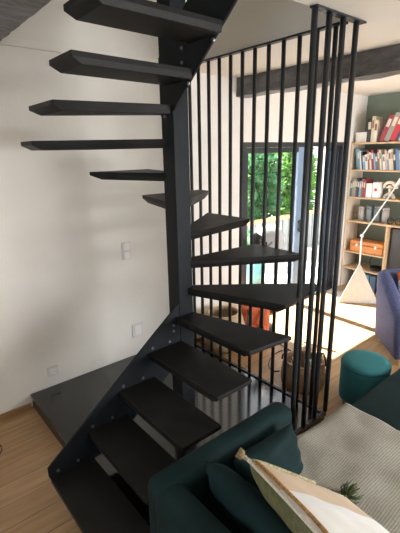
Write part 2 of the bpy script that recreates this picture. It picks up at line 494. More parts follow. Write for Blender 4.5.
# switches and sockets
def plate(name, label, cat, x, z, w, h, kind):
    t = thing(name, label, cat, (x, YW, z))
    bm = bmesh.new(); rbox(bm, -w / 2, w / 2, -.012, -.0005, -h / 2, h / 2, .003, 2)
    obj('face_plate', bm, M['switch'], t)
    if kind == 'socket':
        bm = bmesh.new(); cyl(bm, (0, -.0125, 0), (0, -.016, 0), .024, n=20); sr_ = obj('socket_ring', bm, M['white'], t)
        bm = bmesh.new()
        for s in (-1, 1): cyl(bm, (s * .009, -.016, 0), (s * .009, -.0175, 0), .003, n=8)
        obj('pin_hole', bm, M['dark'], sr_)
    else:
        for k in range(kind):
            bm = bmesh.new(); zc = (k - (kind - 1) / 2) * h / kind
            rbox(bm, -w * .34, w * .34, -.02, -.012, zc - h / kind * .38, zc + h / kind * .38, .003, 2)
            obj('rocker', bm, M['white'], t)
plate('light_switch', 'tall cream double light switch on the wall left of the column', 'light switch', 1.712, 1.16, .085, .16, 2)
plate('blanking_plate', 'square cream cover plate low on the wall above the black slab', 'wall plate', 1.775, .37, .115, .13, 1)
plate('wall_socket', 'white power socket on the left wall above the slab corner', 'socket', .943, .257, .085, .085, 'socket')

# ------------------------------------------------------------------ slab under the stair
sl = thing('stair_slab', 'wide low glossy black slab on the oak floor under the staircase', 'platform', (0, 0, 0))
obj('slab_top', bbox(.742, 2.335, 1.376, YW - .002, .094, .124), M['slab'], sl, bevel=.004)
obj('slab_riser', bbox(.752, 2.325, 1.385, YW - .004, 0, .094), M['slabside'], sl)

# ------------------------------------------------------------------ staircase
st = thing('staircase', 'black steel winder staircase with open treads turning around a square post', 'staircase', (1.52, 2.04, .124))
SO = Vector((1.52, 2.04, .124))
def sobj(name, bm, m, parent=st, **k):
    bmesh.ops.translate(bm, verts=bm.verts, vec=-SO)
    return obj(name, bm, m, parent, **k)
sobj('column', bbox(1.462, 1.575, 1.978, 2.10, .124, 3.3), M['steel'], bevel=.004)
sobj('column_foot', bbox(1.42, 1.617, 1.935, 2.143, .124, .134), M['steel'])

TREADS = [
    (.234, [(.515, 1.34, 0), (.765, 1.34, 0), (.765, 1.98, 0), (.515, 1.98, 0)], [.015, .05, .0, .015][:0]),
]
def inset(poly, ds):
    n = len(poly); out = []
    P = [Vector(p) for p in poly]
    cx = sum((p for p in P), Vector((0, 0))) / n
    lines = []
    for i in range(n):
        a, b = P[i], P[(i + 1) % n]; d = (b - a).normalized(); nn = Vector((-d.y, d.x))
        if nn.dot(cx - a) < 0: nn = -nn
        lines.append((a + nn * ds[i], d))
    for i in range(n):
        (a, d), (b, e) = lines[i - 1], lines[i]
        den = d.x * e.y - d.y * e.x
        if abs(den) < .02: out.append(tuple(b)); continue
        t = ((b.x - a.x) * e.y - (b.y - a.y) * e.x) / den
        out.append(tuple(a + d * t))
    return out
S, E_, O = .008, .05, 0.0     # long-side inset, free-end inset, at the column
def rect_low(x): return [(x, 1.335), (x + .262, 1.335), (x + .262, 1.982), (x, 1.982)], [E_, S, O, S]
T = []
T.append((.234,) + rect_low(.513)); T.append((.414,) + rect_low(.758)); T.append((.594,) + rect_low(.975)); T.append((.774,) + rect_low(1.208))
T.append((.954, [(1.445, 1.335), (1.765, 1.30), (1.575, 1.976), (1.43, 1.976)], [E_, S, O, S]))
T.append((1.134, [(1.53, 1.976), (1.76, 1.352), (2.19, 1.415), (2.23, 1.475), (1.575, 2.03)], [S, .05, .03, S, O]))
T.append((1.314, [(1.56, 1.976), (2.235, 1.58), (2.235, 2.03), (1.575, 2.06)], [S, .05, S, O]))
T.append((1.497, [(1.57, 1.99), (2.245, 2.10), (2.235, 2.58), (1.575, 2.095)], [S, .05, S, O]))
T.append((1.682, [(1.57, 2.05), (2.245, 2.57), (2.245, 2.70), (1.67, 2.70), (1.51, 2.10)], [S, .12, .12, S, O]))
T.append((1.876, [(1.57, 2.095), (1.74, 2.70), (1.25, 2.70), (1.462, 2.07)], [S, .10, S, O]))
T.append((2.075, [(1.50, 2.10), (1.27, 2.72), (.95, 2.72), (.80, 2.65), (.80, 2.45), (1.464, 2.04)], [S, .05, .05, .05, S, O]))
T.append((2.262, [(1.465, 2.095), (.815, 2.47), (.815, 2.11), (1.465, 1.99)], [S, .05, S, O]))
T.append((2.42, [(1.458, 2.05), (.785, 2.02), (.785, 1.765), (1.458, 1.79)], [S, .05, S, O]))
T.append((2.592, [(1.458, 1.82), (.785, 1.80), (.785, 1.545), (1.458, 1.555)], [S, .05, S, O]))
T.append((2.768, [(1.458, 1.59), (.785, 1.57), (.785, 1.325), (1.458, 1.33)], [S, .05, S, O]))
TH = .052
for z, poly, ds in T:
    bm = bmesh.new()
    frustum(bm, poly, z, z - .024, inset(poly, ds), z - TH)
    sobj('tread', bm, M['tread'], bevel=.003)
# lower stringer (vertical plate in the plane Y = 1.985)
bm = bmesh.new()
prism(bm, [(.508, 1.983, .243), (.508, 1.983, .300), (1.20, 1.983, .845), (1.462, 1.983, 1.045), (1.462, 1.983, .64), (1.0, 1.983, .30), (.93, 1.983, .235), (.53, 1.983, .175)], (0, .012, 0))
sobj('stringer', bm, M['steel'])
bm = bmesh.new()
prism(bm, [(.62, 1.975, .124), (.72, 1.975, .124), (.76, 1.975, .35), (.66, 1.975, .30)], (0, .012, 0))
# upper stringer (vertical plate in the plane X = 1.46)
bm = bmesh.new()
prism(bm, [(1.459, 2.0, 2.205), (1.459, 2.1, 2.205), (1.459, 2.1, 2.52), (1.459, 1.2, 3.24), (1.459, 1.0, 3.4), (1.459, 1.0, 3.05)], (.012, 0, 0))
sobj('stringer', bm, M['steel'])
bm = bmesh.new()
# bolts: on the lower stringer below each tread, on the upper plate and column
pts = [(1.405, 1.982, .905), (1.405, 1.982, .865)]
for x, z in ((1.235, .80), (1.01, .62), (.79, .44), (.56, .262), (.68, .262), (.92, .44), (1.15, .62), (1.37, .80)):
    pts.append((x, 1.982, z))
for p in pts:
    b1 = bmesh.new(); cyl(b1, p, (p[0], p[1] - .008, p[2]), .009, n=10); sobj('bolt', b1, M['bolt'])
for y, z in ((2.05, 2.245), (2.05, 2.20), (1.82, 2.35), (1.62, 2.52), (1.87, 2.53), (1.87, 2.46)):
    b1 = bmesh.new(); cyl(b1, (1.459, y, z), (1.450, y, z), .009, n=10); sobj('bolt', b1, M['bolt'])
bm.free()

# ------------------------------------------------------------------ screen of bars
sc_ = thing('bar_screen', 'floor to ceiling screen of thin black steel bars beside the staircase', 'railing', (2.3, 1.38, .124))
BO = Vector((2.3, 1.38, .124))
def bobj(name, bm, m=None, **k):
    bmesh.ops.translate(bm, verts=bm.verts, vec=-BO)
    return obj(name, bm, m or M['bar'], sc_, **k)
ZB, ZT = .126, 2.697
bobj('bottom_rail', bbox(2.292, 2.312, 1.385, 3.09, ZB, ZB + .009))
bobj('top_rail', bbox(2.280, 2.324, 1.43, 3.09, ZT - .012, ZT))
bobj('bottom_rail', bbox(1.91, 2.335, 1.380, 1.398, ZB, ZB + .008))
bobj('top_plate', bbox(1.925, 2.405, 1.362, 1.408, ZT - .009, ZT))
for y in (3.06, 2.99, 2.868, 2.748, 2.622, 2.496, 2.371, 2.248, 2.126, 2.0, 1.873, 1.747, 1.62, 1.493):
    bm = bmesh.new(); cyl(bm, (2.302, y, ZB + .012), (2.302, y, ZT - .014), .0145, n=12); bobj('baluster', bm, smooth=True)
for x in (1.935, 2.065, 2.197, 2.332):
    bm = bmesh.new(); cyl(bm, (x, 1.388, ZB + .006), (x, 1.384, ZT - .01), .0165, n=12); bobj('baluster', bm, smooth=True)

# ------------------------------------------------------------------ sofa
SX0, SX1, SY1, SY0 = .70, 3.02, 1.265, -.10
sofa = thing('sofa', 'dark teal velvet corner sofa with a low back beside the bars', 'sofa', (1.8, .6, 0))
OF = Vector((1.8, .6, 0))
def fobj(name, bm, m, parent=sofa, **k):
    bmesh.ops.translate(bm, verts=bm.verts, vec=-OF)
    return obj(name, bm, m, parent, smooth=True, **k)
bm = bmesh.new(); rbox(bm, SX0 + .02, SX1 - .01, SY0 + .02, 1.11, .08, .27, .03); fobj('base', bm, M['velvet'])
bm = bmesh.new(); rbox(bm, SX0, 1.60, 1.125, SY1, .08, .652, .055, 6); fobj('backrest', bm, M['velvet'])
bm = bmesh.new(); rbox(bm, SX0 - .005, .835, SY0, 1.20, .078, .640, .055, 6); fobj('armrest', bm, M['velvet'])
bm = bmesh.new(); rbox(bm, .825, 2.11, SY0 + .04, 1.122, .265, .412, .045, 5); fobj('seat_cushion', bm, M['velvet'])
bm = bmesh.new(); rbox(bm, 2.115, SX1, SY0 + .04, 1.122, .265, .415, .045, 5); fobj('seat_cushion', bm, M['velvet'])
for x in (.8, 1.55, 2.2, 2.9):
    for y in (0, 1.03):
        bm = bmesh.new(); cyl(bm, (x, y, 0), (x, y, .085), .02, .028, 12); fobj('foot', bm, M['dark'])

# throw over the seat
bm = bmesh.new(); nx, ny = 70, 50; grid = []
for i in range(nx + 1):
    row = []
    for j in range(ny + 1):
        x = 1.06 + (2.125 - 1.06) * i / nx
        s = j / ny
        L = s * 1.38                    # along the cloth, from the front up to the rear edge and down
        y = .02 + L; z = .424
        if y > 1.107:
            d = y - 1.107
            y = 1.107 + min(d, .03) * .9; z = .424 - max(0, d - .012) * .92
        wob = .006 * math.sin(7 * x + 5 * y) + .005 * math.sin(16 * x - 9 * y + 1) + .004 * math.sin(23 * y + 6 * x)
        fold = .014 * math.exp(-((x - 1.72 + .35 * (y - .8)) / .05) ** 2) + .011 * math.exp(-((x - 1.45 + .5 * (y - .8)) / .04) ** 2)
        if z > .41: z += abs(wob) + fold
        else: y += abs(wob)
        row.append(bm.verts.new((x + .01 * math.sin(6 * y), y, z)))
    grid.append(row)
for i in range(nx):
    for j in range(ny):
        bm.faces.new((grid[i][j], grid[i + 1][j], grid[i + 1][j + 1], grid[i][j + 1]))
th = obj('throw_blanket', bm, M['throw'], smooth=True)
sm = th.modifiers.new('solid', 'SOLIDIFY'); sm.thickness = .005; sm.offset = 1
tag(th, 'ribbed grey beige throw blanket spread over the sofa seat', 'blanket')

# cushions on the sofa
def cushion(name, label, w, h, t, mtx, m, pinch=.05):
    o = obj(name, pillow(w, h, t, pinch=pinch), m, smooth=True)
    o.matrix_world = mtx; tag(o, label, 'cushion'); return o
# one leaning on the arm (faces +X), one on the back (faces -Y)
cushion('throw_cushion', 'plain dark teal velvet cushion leaning against the sofa arm nearest the camera', .48, .30, .14,
        frame_matrix((.985, .87, .555), (0, -1, -.05), (-.42, 0, 1)), M['velvet'])
cushion('throw_cushion', 'plain dark teal velvet cushion leaning against the sofa back behind the tasselled one', .42, .25, .13,
        frame_matrix((1.265, 1.02, .535), (1, 0.0, -.03), (0, .38, 1)), M['velvet'])
# the tasselled cushion
P1 = Vector((1.04, .97, .74)); P2 = Vector((1.42, .715, .475)); P3d = Vector((-.19, -.48, .16))
ex = (P2 - P1); Lx = ex.length; ex.normalize(); ey = (P3d - P3d.dot(ex) * ex).normalized(); Ly = .60
tc = thing('tasselled_cushion', 'olive backed cushion with cream and ochre woven bands and tassels on the throw', 'cushion')
ctr = P1 + ex * Lx / 2 + ey * Ly / 2
# local x: along ey (so bands vary in x), local y: along ex
mt = frame_matrix(ctr, ey, ex)
tc.matrix_world = mt
bm = pillow(Ly, Lx, .21, two=True, pinch=.03, front=.25, wrinkle=.002)
body = obj('cushion_body', bm, [M['bands'], M['olive']], tc, smooth=True)
def rimpts(k=1.0):
    out = []; n = 24; w, h, pn = Ly, Lx, .03
    for side in range(4):
        for i in range(n):
            a = 2 * i / n - 1
            u, v = ((a, -1), (1, a), (-a, 1), (-1, -a))[side]
            out.append((u * w / 2 * (1 - pn * (1 - v * v) * abs(u) ** 3), v * h / 2 * (1 - pn * (1 - u * u) * abs(v) ** 3), 0))
    return out
bm = bmesh.new(); tube(bm, rimpts(), .006, 6, True); obj('piping', bm, M['piping'], tc, smooth=True)
def zsurf(x, y):
    u, v = 2 * x / Ly, 2 * y / Lx
    return .026 * ((1 - u ** 4) * (1 - v ** 4)) ** .55
bm = bmesh.new(); tube(bm, [(x, -Lx / 2 + .028, zsurf(x, -Lx / 2 + .028) + .002) for x in [(-.47 + .94 * i / 30) * Ly for i in range(31)]], .007, 6)
obj('braid_trim', bm, M['braid'], tc, smooth=True)
bm = bmesh.new(); tube(bm, [(-Ly / 2 + .03, y, zsurf(-Ly / 2 + .03, y) + .002) for y in [(-.47 + .6 * i / 30) * Lx for i in range(31)]], .008, 6)
obj('braid_trim', bm, M['woven'], tc, smooth=True)
def tassel(c, d, m, L=.06, r=.03):
    bm = bmesh.new(); d = Vector(d).normalized(); q = d.to_track_quat('Z', 'Y'); rnd = random.Random(5)
    c = Vector(c)
    bmesh.ops.create_uvsphere(bm, u_segments=10, v_segments=7, radius=.011, matrix=Matrix.Translation(c + d * .006))
    for k in range(60):
        a = rnd.uniform(0, 2 * PI); rr = r * math.sqrt(rnd.random())
        e = Vector((rr * math.cos(a), rr * math.sin(a), L * rnd.uniform(.75, 1)))
        tube(bm, [c + d * .008, c + q @ (e * .5 + Vector((e.x * .35, e.y * .35, 0))), c + q @ e], [.003, .003, .002], 4)
    obj('tassel', bm, m, tc, smooth=True)
cn = lambda sx, sy: (sx * Ly / 2, sy * Lx / 2, 0)
tassel(cn(-1, -1), (-.5, -1, .2), M['tassel2'], .045, .022)
tassel(cn(-1, 1), (-.35, 1, .55), M['tassel'], .075, .052)
tassel(cn(1, 1), (1, 1, 0), M['tassel']); tassel(cn(1, -1), (1, -1, 0), M['tassel2'])

# ------------------------------------------------------------------ pouf
pf = thing('pouf', 'round teal velvet pouf on a wooden plinth beside the sofa end', 'pouf', (2.80, 1.345, 0))
bm = bmesh.new(); lathe(bm, [(.150, 0), (.150, .062)], 40); obj('plinth', bm, M['poufwood'], pf, ang=1, bevel=.003)
bm = bmesh.new(); lathe(bm, [(.165, .062), (.181, .068), (.184, .1), (.184, .335), (.179, .345)], 40); obj('upholstered_drum', bm, M['pouf'], pf, smooth=True)
bm = bmesh.new(); lathe(bm, [(.180, .345), (.187, .352), (.187, .372), (.172, .395), (.12, .405), (.05, .409)], 40); obj('lid', bm, M['pouf'], pf, smooth=True)

# ------------------------------------------------------------------ armchair
ac = thing('armchair', 'blue woven upholstered armchair in front of the bookcase', 'armchair', (4.0, 1.96, 0), R(-45))
# local x: along the back (away to the right), local y: backwards is + ; forward = -y
def shell(w, d, t, zfun, n=40):
    bm = bmesh.new(); path = []
    r = .2
    pts = [(0, -d)]
    for i in range(13): a = PI - i * PI / 24; pts.append((r + r * math.cos(a), -r + r * math.sin(a)))
    for i in range(13): a = PI / 2 - i * PI / 24; pts.append((w - r + r * math.cos(a), -r + r * math.sin(a)))
    pts.append((w, -d))
    # resample first/last legs
    full = []
    for k in range(8): full.append((0, -d + (d - r) * k / 8))
    full += pts[1:-1]
    for k in range(1, 9): full.append((w, -r - (d - r) * k / 8))
    N = len(full); rings = []
    for i, p in enumerate(full):
        a = Vector(full[max(i - 1, 0)]); b = Vector(full[min(i + 1, N - 1)]); tg = (b - a).normalized(); nn = Vector((tg.y, -tg.x))
        o = Vector(p); q = o + nn * t; z1 = zfun(i / (N - 1), p)
        ring = []
        mid = (o + q) / 2
        for kk in range(10):
            ang = PI * kk / 9
            ring.append(mid + (o - mid) * math.cos(ang)); 
        zs = [z1 - t / 2 + math.sin(PI * kk / 9) * t / 2 for kk in range(10)]
        vs = [bm.verts.new((o.x + nn.x * .035, o.y + nn.y * .035, .11))] + [bm.verts.new((ring[k].x, ring[k].y, zs[k])) for k in range(10)] + [bm.verts.new((q.x, q.y, .11))]
        rings.append(vs)
    for a, b in zip(rings, rings[1:]):
        m_ = len(a)
        for k in range(m_):
            l = (k + 1) % m_; bm.faces.new((a[k], a[l], b[l], b[k]))
    bm.faces.new(rings[0]); bm.faces.new(list(reversed(rings[-1])))
    return bm
def zf(t, p):
    d = -p[1]
    return .79 - .24 * max(0, min(1, (d - .22) / .45)) ** 1.2
obj('backrest', shell(.78, .74, .13, zf), M['armch'], ac, smooth=True)
bm = bmesh.new(); rbox(bm, .132, .648, -.75, -.135, .2, .44, .05, 5); obj('seat', bm, M['armch'], ac, smooth=True)
for x, y in ((.12, -.12), (.66, -.12), (.12, -.66), (.66, -.66)):
    bm = bmesh.new(); cyl(bm, (x, y, 0), (x, y, .2), .015, .022, 10); obj('leg', bm, M['pine'], ac)
cu = cushion('scatter_cushion', 'white cushion with orange print sitting in the blue armchair', .38, .36, .12, Matrix(), M['printc'])
cu.matrix_world = ac.matrix_basis @ frame_matrix((.36, -.27, .635), (1, 0, 0), (0, .28, 1))

# ------------------------------------------------------------------ floor lamp with wedge base
fl = thing('floor_lamp', 'tall lamp with a pale wedge shaped foot and angled white arm', 'lamp', (4.87, 2.555, 0), R(-46.5))
# local x along the face, local y away from camera
bm = bmesh.new()
hw = .25; ap = .52
for x0, x1, y0, y1, z in ((0, 0, 0, 0, 0),): pass
b = [bm.verts.new(p) for p in ((-hw, -.06, 0), (hw, -.06, 0), (hw * .5, .2, 0), (-hw * .5, .2, 0))]
c2 = [bm.verts.new(p) for p in ((-hw, -.06, .035), (hw, -.06, .035), (hw * .5, .2, .035), (-hw * .5, .2, .035))]
tp = [bm.verts.new(p) for p in ((-.012, .02, ap), (.012, .02, ap), (.012, .045, ap), (-.012, .045, ap))]
bm.faces.new(list(reversed(b))); bm.faces.new(tp)
for A, B in ((b, c2), (c2, tp)):
    for i in range(4): bm.faces.new((A[i], A[(i + 1) % 4], B[(i + 1) % 4], B[i]))
obj('weighted_foot', bm, M['felt'], fl, bevel=.006)
bm = bmesh.new(); s_ = .155 / .465
rbox(bm, -.055, .055, -.034, -.024, .165, .178, .004, 2); 
obj('slot', bm, M['dark'], fl)
JZ = .905
bm = bmesh.new(); cyl(bm, (0, .03, ap - .01), (-.005, .03, JZ), .009, n=12); obj('stem', bm, M['white'], fl, smooth=True)
bm = bmesh.new(); cyl(bm, (-.005, .015, JZ), (-.005, .045, JZ), .02, n=14); obj('joint', bm, M['white'], fl, smooth=True)
A0 = Vector((-.005, .03, JZ)); A1 = Vector((.46, .03, 1.74)); dA = (A1 - A0)
bm = bmesh.new(); cyl(bm, A0, A0 + dA * .78, .009, n=10); obj('lower_arm', bm, M['white'], fl, smooth=True)
bm = bmesh.new(); cyl(bm, A0 + dA * .76, A0 + dA * 1.15, .019, n=12); obj('counterweight', bm, M['white'], fl, smooth=True)
bm = bmesh.new(); cyl(bm, A0 + dA * 1.12, A0 + dA * 1.75, .009, n=10); obj('upper_arm', bm, M['white'], fl, smooth=True)
e = A0 + dA * 1.75
bm = bmesh.new(); lathe(bm, [(.02, .1), (.05, .08), (.1, .0), (.104, -.02), (.098, -.02), (.045, .07)], 24, (e.x + .02, .03, e.z - .06)); obj('lamp_shade', bm, M['white'], fl, smooth=True)
bm = bmesh.new(); cc = A0 + dA * 1.12 + Vector((.06, 0, .13))
tube(bm, [(cc.x - .115 * math.cos(a) , .028, cc.z + .17 * math.sin(a)) for a in [(-.75 + 1.9 * i / 16) for i in range(17)]], .006, 6)
obj('flex', bm, M['white'], fl, smooth=True)

# ------------------------------------------------------------------ bookcase and what is on it
BX0, BX1 = 5.32, XG - .004
bc = thing('bookcase', 'pale birch open bookcase against the green wall in the far corner', 'bookcase', (5.5, 2.2, 0))
OB = Vector((5.5, 2.2, 0))
def kobj(name, bm, m): 
    bmesh.ops.translate(bm, verts=bm.verts, vec=-OB); return obj(name, bm, m, bc, bevel=.002)
BYL, BYR, DV = 3.085, .9, 2.478
SH = dict(a=2.075, b=1.717, c=1.343, d=1.006, e=.558, f=.31)
kobj('side_panel', bbox(BX0, BX1, BYL - .02, BYL, 0, SH['a'] - .022), M['birchside'])
kobj('side_panel', bbox(BX0, BX1, BYR, BYR + .02, 0, SH['a'] - .022), M['birchside'])
for k in 'abcd':
    z = SH[k]; y1 = BYL if k == 'a' else BYL - .021
    kobj('shelf', bbox(BX0, BX1, BYR + (0 if k == 'a' else .021), y1, z - .021, z), M['pine'])
kobj('divider', bbox(BX0, BX1, DV - .02, DV, .0, SH['d'] - .022), M['pine'])
for k in 'ef':
    z = SH[k]; kobj('shelf', bbox(BX0, BX1, DV + .001, BYL - .021, z - .021, z), M['pine'])
kobj('shelf', bbox(BX0, BX1, BYR + .021, DV - .021, .16, .18), M['pine'])

def book_proto():
    bm = bmesh.new(); box(bm, -.5, .5, -.5, .5, 0, 1)
    return bm
ORD = ['first', 'second', 'third', 'fourth', 'fifth', 'sixth', 'seventh', 'eighth', 'ninth', 'tenth', 'eleventh', 'twelfth', 'thirteenth', 'fourteenth', 'fifteenth',
       'sixteenth', 'seventeenth', 'eighteenth', 'nineteenth', 'twentieth', 'twenty-first', 'twenty-second', 'twenty-third', 'twenty-fourth', 'twenty-fifth', 'twenty-sixth', 'twenty-seventh', 'twenty-eighth', 'twenty-ninth', 'thirtieth']
CN = {(.04, .045, .055): 'black', (.62, .55, .40): 'cream', (.66, .62, .52): 'ivory', (.30, .05, .07): 'burgundy', (.30, .30, .28): 'grey', (.50, .045, .06): 'red',
      (.16, .30, .40): 'dusty blue', (.10, .16, .22): 'slate blue', (.72, .72, .70): 'white', (.10, .22, .45): 'royal blue', (.20, .38, .55): 'sky blue',
      (.28, .12, .07): 'brown', (.38, .30, .22): 'tan', (.22, .33, .30): 'grey green', (.6, .3, .26): 'salmon', (.06, .08, .16): 'navy'}
def book(y, th, h, d, z, col, tilt, label, group, parts=True):
    """y = left (large Y) bottom edge of the book on the shelf; th = thickness; leans to the left at the top"""
    c = th * math.cos(tilt)
    t = thing('book', label, 'book', (BX0 + .02 + d / 2, y - 0, z + .0005), 0, group)
    t.rotation_euler = (-tilt, 0, 0)       # top goes towards +Y (left)
    if tilt < 0: pass
    b1 = bmesh.new()
    # cover: spine + two boards (one mesh), and a page block
    box(b1, -d / 2, -d / 2 + .004, -th, 0, 0, h)
    box(b1, -d / 2 + .004, d / 2, -th, -th + .003, 0, h); box(b1, -d / 2 + .004, d / 2, -.003, 0, 0, h)
    cv = obj('cover', b1, cmat(col), t)
    b2 = bmesh.new(); box(b2, -d / 2 + .0045, d / 2 - .006, -th + .0032, -.0032, .004, h - .004); obj('page_block', b2, M['paper'], t)
    if th > .02:
        b3 = bmesh.new(); box(b3, -d / 2 - .0008, -d / 2 - .0001, -th * .82, -th * .18, h * .55, h * .85)
        st_ = obj('spine_title', b3, cmat((.66, .62, .52)) if sum(col) < 1.2 else cmat((.28, .12, .07)), cv)
    return t
def row(specs, y, z, shelfname, group, tilt, gap=.0012):
    # tilted books keep contact at the lower corner: step = th/cos
    n = 0
    for th, h, col in specs:
        tl = tilt if not callable(tilt) else tilt(n)
        lab = '%s %s %s book, %s from the left on the %s' % ('thick' if th > .035 else 'slim' if th < .02 else 'medium', CN[col], 'tall' if h > .27 else 'short' if h < .21 else 'mid-height', ORD[n], shelfname)
        # rotate so bottom-right corner rests on the shelf for left lean
        b = book(y, th, h, .21, z, col, tl, lab, group)
        if tl > 0:   # leaning right (top towards -Y)?
            pass
        # find lowest point after rotation and lift
        lo = min((0 * math.cos(tl) - 0), (-th) * -math.sin(tl) * -1)
        # rotation about x by -tl : z' = y*sin(-tl)+z*cos(tl)
        zs = [yy * math.sin(-tl) + zz * math.cos(tl) for yy in (0, -th) for zz in (0, h)]
        b.location.z = z - min(zs) + .0004
        y -= th / math.cos(tl) + gap; n += 1
    return y
g1 = 'books on the top shelf'
# top shelf: two small white boxes, a black binder, pale books and big books leaning right
for (yc, w, h, lab) in ((2.975, .16, .135, 'low white storage box at the left end of the top shelf'),):
    t = thing('storage_box', lab, 'box', (BX0 + .14, yc, SH['a']))
    bm = bmesh.new(); box(bm, -.1, .1, -w / 2, w / 2, .0005, h * .72); obj('box_body', bm, M['white'], t, bevel=.003)
    bm = bmesh.new(); box(bm, -.104, .104, -w / 2 - .004, w / 2 + .004, h * .72, h); obj('box_lid', bm, M['white'], t, bevel=.003)
# upright ones first (tilt 0), then those leaning to the right
yy = 2.885
yy = row([(.058, .30, (.04, .045, .055)), (.035, .325, (.62, .55, .40)), (.045, .27, (.66, .62, .52))], yy, SH['a'], 'top shelf', g1, 0)
def lean(y, th, h, col, tilt, lab):
    # top towards -Y (right): rotation +tilt about x ; y is the bottom-left corner
    t = book(y, th, h, .24, SH['a'], col, -tilt, lab, g1)
    zs = [a * math.sin(tilt) + b * math.cos(tilt) for a in (0, -th) for b in (0, h)]
    t.location.z = SH['a'] - min(zs) + .0004
    t.location.y = y
    return y - th / math.cos(tilt) - .002
yy -= .004
yl = yy - .03
yl = lean(yl, .062, .335, (.30, .05, .07), R(20), 'big burgundy book leaning right on the top shelf')
yl = lean(yl, .062, .355, (.30, .30, .28), R(20), 'big grey book leaning right between burgundy and red ones')
yl = lean(yl, .075, .375, (.50, .045, .06), R(20), 'big red book leaning right beyond the grey one')
yl = lean(yl, .03, .33, (.06, .08, .16), R(20), 'slim navy book leaning right beside the big red book')
yl = lean(yl, .045, .34, (.62, .55, .40), R(20), 'cream book leaning right behind the lamp arm, far along top shelf')
# second shelf, long row leaning slightly to the left
pal = [(.16, .30, .40), (.16, .30, .40), (.72, .72, .70), (.04, .045, .055), (.20, .38, .55), (.72, .72, .70), (.28, .12, .07), (.66, .62, .52), (.30, .05, .07), (.20, .38, .55),
       (.10, .16, .22), (.28, .12, .07), (.66, .62, .52), (.22, .33, .30), (.72, .72, .70), (.6, .3, .26), (.16, .30, .40), (.66, .62, .52), (.62, .55, .40), (.04, .045, .055),
       (.10, .22, .45), (.10, .22, .45), (.38, .30, .22), (.72, .72, .70), (.50, .045, .06), (.30, .05, .07), (.16, .30, .40), (.66, .62, .52), (.04, .045, .055)]
rb = random.Random(11); sp = []
hs = [.285, .27, .25, .24, .19, .2, .25, .23, .26, .22, .20, .27, .26, .21, .20, .26, .24, .26, .27, .23, .27, .26, .25, .22, .28, .26, .24, .25, .26]
for i, c in enumerate(pal): sp.append((rb.choice([.021, .024, .03, .018, .034]), hs[i], c))
row(sp, 2.985, SH['b'], 'second shelf down', 'books on the second shelf', R(9))
# third shelf: short row, then small boxes and a wooden arch
sp = [(.028, .215, (.10, .16, .22)), (.024, .235, (.22, .33, .30)), (.03, .25, (.38, .30, .22)), (.022, .255, (.06, .08, .16)), (.026, .245, (.04, .045, .055)), (.03, .22, (.20, .38, .55)),
      (.026, .25, (.28, .12, .07)), (.03, .24, (.30, .05, .07))]
row(sp, 3.06, SH['c'], 'third shelf down', 'books on the third shelf', 0)
def gift_box(y, w, h, d, z, m, lab, cat='box', sides=None):
    t = thing('small_box', lab, cat, (BX0 + .03 + d / 2, y, z))
    bm = bmesh.new(); box(bm, -d / 2, d / 2, -w / 2, w / 2, .0005, h); obj('box_body', bm, m, t, bevel=.002)
    if sides:
        bm = bmesh.new(); cyl(bm, (-d / 2 - .0002, 0, h * .55), (-d / 2 - .003, 0, h * .55), w * .24, n=16); obj('printed_disc', bm, sides, t)
    bm = bmesh.new(); box(bm, -d / 2 - .001, d / 2 + .001, -w / 2 - .001, w / 2 + .001, h + .0002, h + .006); obj('box_lid', bm, m, t)
gift_box(2.785, .085, .185, .12, SH['c'], M['white'], 'white card box beside the books on the third shelf')
gift_box(2.69, .09, .205, .12, SH['c'], M['paper'], 'white card box with red disc on the third shelf', 'box', cmat((.50, .045, .06)))
# wooden arch ornament
t = thing('wooden_ornament', 'pale wooden arch ornament standing on the third shelf', 'ornament', (BX0 + .11, 2.535, SH['c']))
def arc(r0, r1, zc, d, n=20, a0=0, a1=PI):
    bm = bmesh.new(); A = []
    for i in range(n + 1):
        a = a0 + (a1 - a0) * i / n
        A.append([bm.verts.new((x, r * math.cos(a), zc + r * math.sin(a))) for r, x in ((r0, -d), (r1, -d), (r1, d), (r0, d))])
    for p, q in zip(A, A[1:]):
        for k in range(4): bm.faces.new((p[k], p[(k + 1) % 4], q[(k + 1) % 4], q[k]))
    bm.faces.new(A[0]); bm.faces.new(list(reversed(A[-1]))); return bm
obj('arch', arc(.062, .098, .135, .025), M['birchside'], t)
obj('arch', arc(.018, .042, .135, .025), M['birchside'], t)
bm = bmesh.new(); box(bm, -.02, .02, -.012, .012, .06, .152)
obj('stem', bm, M['birchside'], t)
obj('foot', arc(.045, .075, 0.0005, .025), M['birchside'], t)
# fourth shelf: glass, four jars, spectacles
t = thing('drinking_glass', 'small clear tumbler at the left end of the fourth shelf', 'glass', (BX0 + .1, 3.0, SH['d']))
bm = bmesh.new(); lathe(bm, [(.028, .0005), (.034, .12), (.032, .12), (.026, .006)], 20); obj('glass_wall', bm, M['glass'], t, smooth=True)
jars = [(2.905, .2, 'potd', 'green grey stoneware beaker, first from the left on the fourth shelf'), (2.79, .215, 'potc', 'blue grey stoneware beaker, second from the left on the fourth shelf'),
        (2.675, .225, 'potc', 'blue grey stoneware beaker just behind the lamp arm on the fourth shelf'), (2.56, .21, 'potd', 'pale grey stoneware beaker right of the lamp arm on the fourth shelf')]
for y, h, m, lab in jars:
    t = thing('beaker', lab, 'beaker', (BX0 + .12, y, SH['d']), 0, 'stoneware beakers on the fourth shelf')
    bm = bmesh.new(); lathe(bm, [(.036, .0005), (.045, .03), (.045, h * .78), (.038, h * .85), (.034, h * .85), (.03, .03)], 24); obj('beaker_body', bm, M[m], t, smooth=True)
    bm = bmesh.new(); lathe(bm, [(.04, h * .85), (.046, h * .87), (.046, h * .98), (.04, h)], 24); obj('lid', bm, M[m], t, smooth=True)
t = thing('spectacles', 'black round framed glasses lying on the fourth shelf', 'glasses', (BX0 + .06, 2.405, SH['d']))
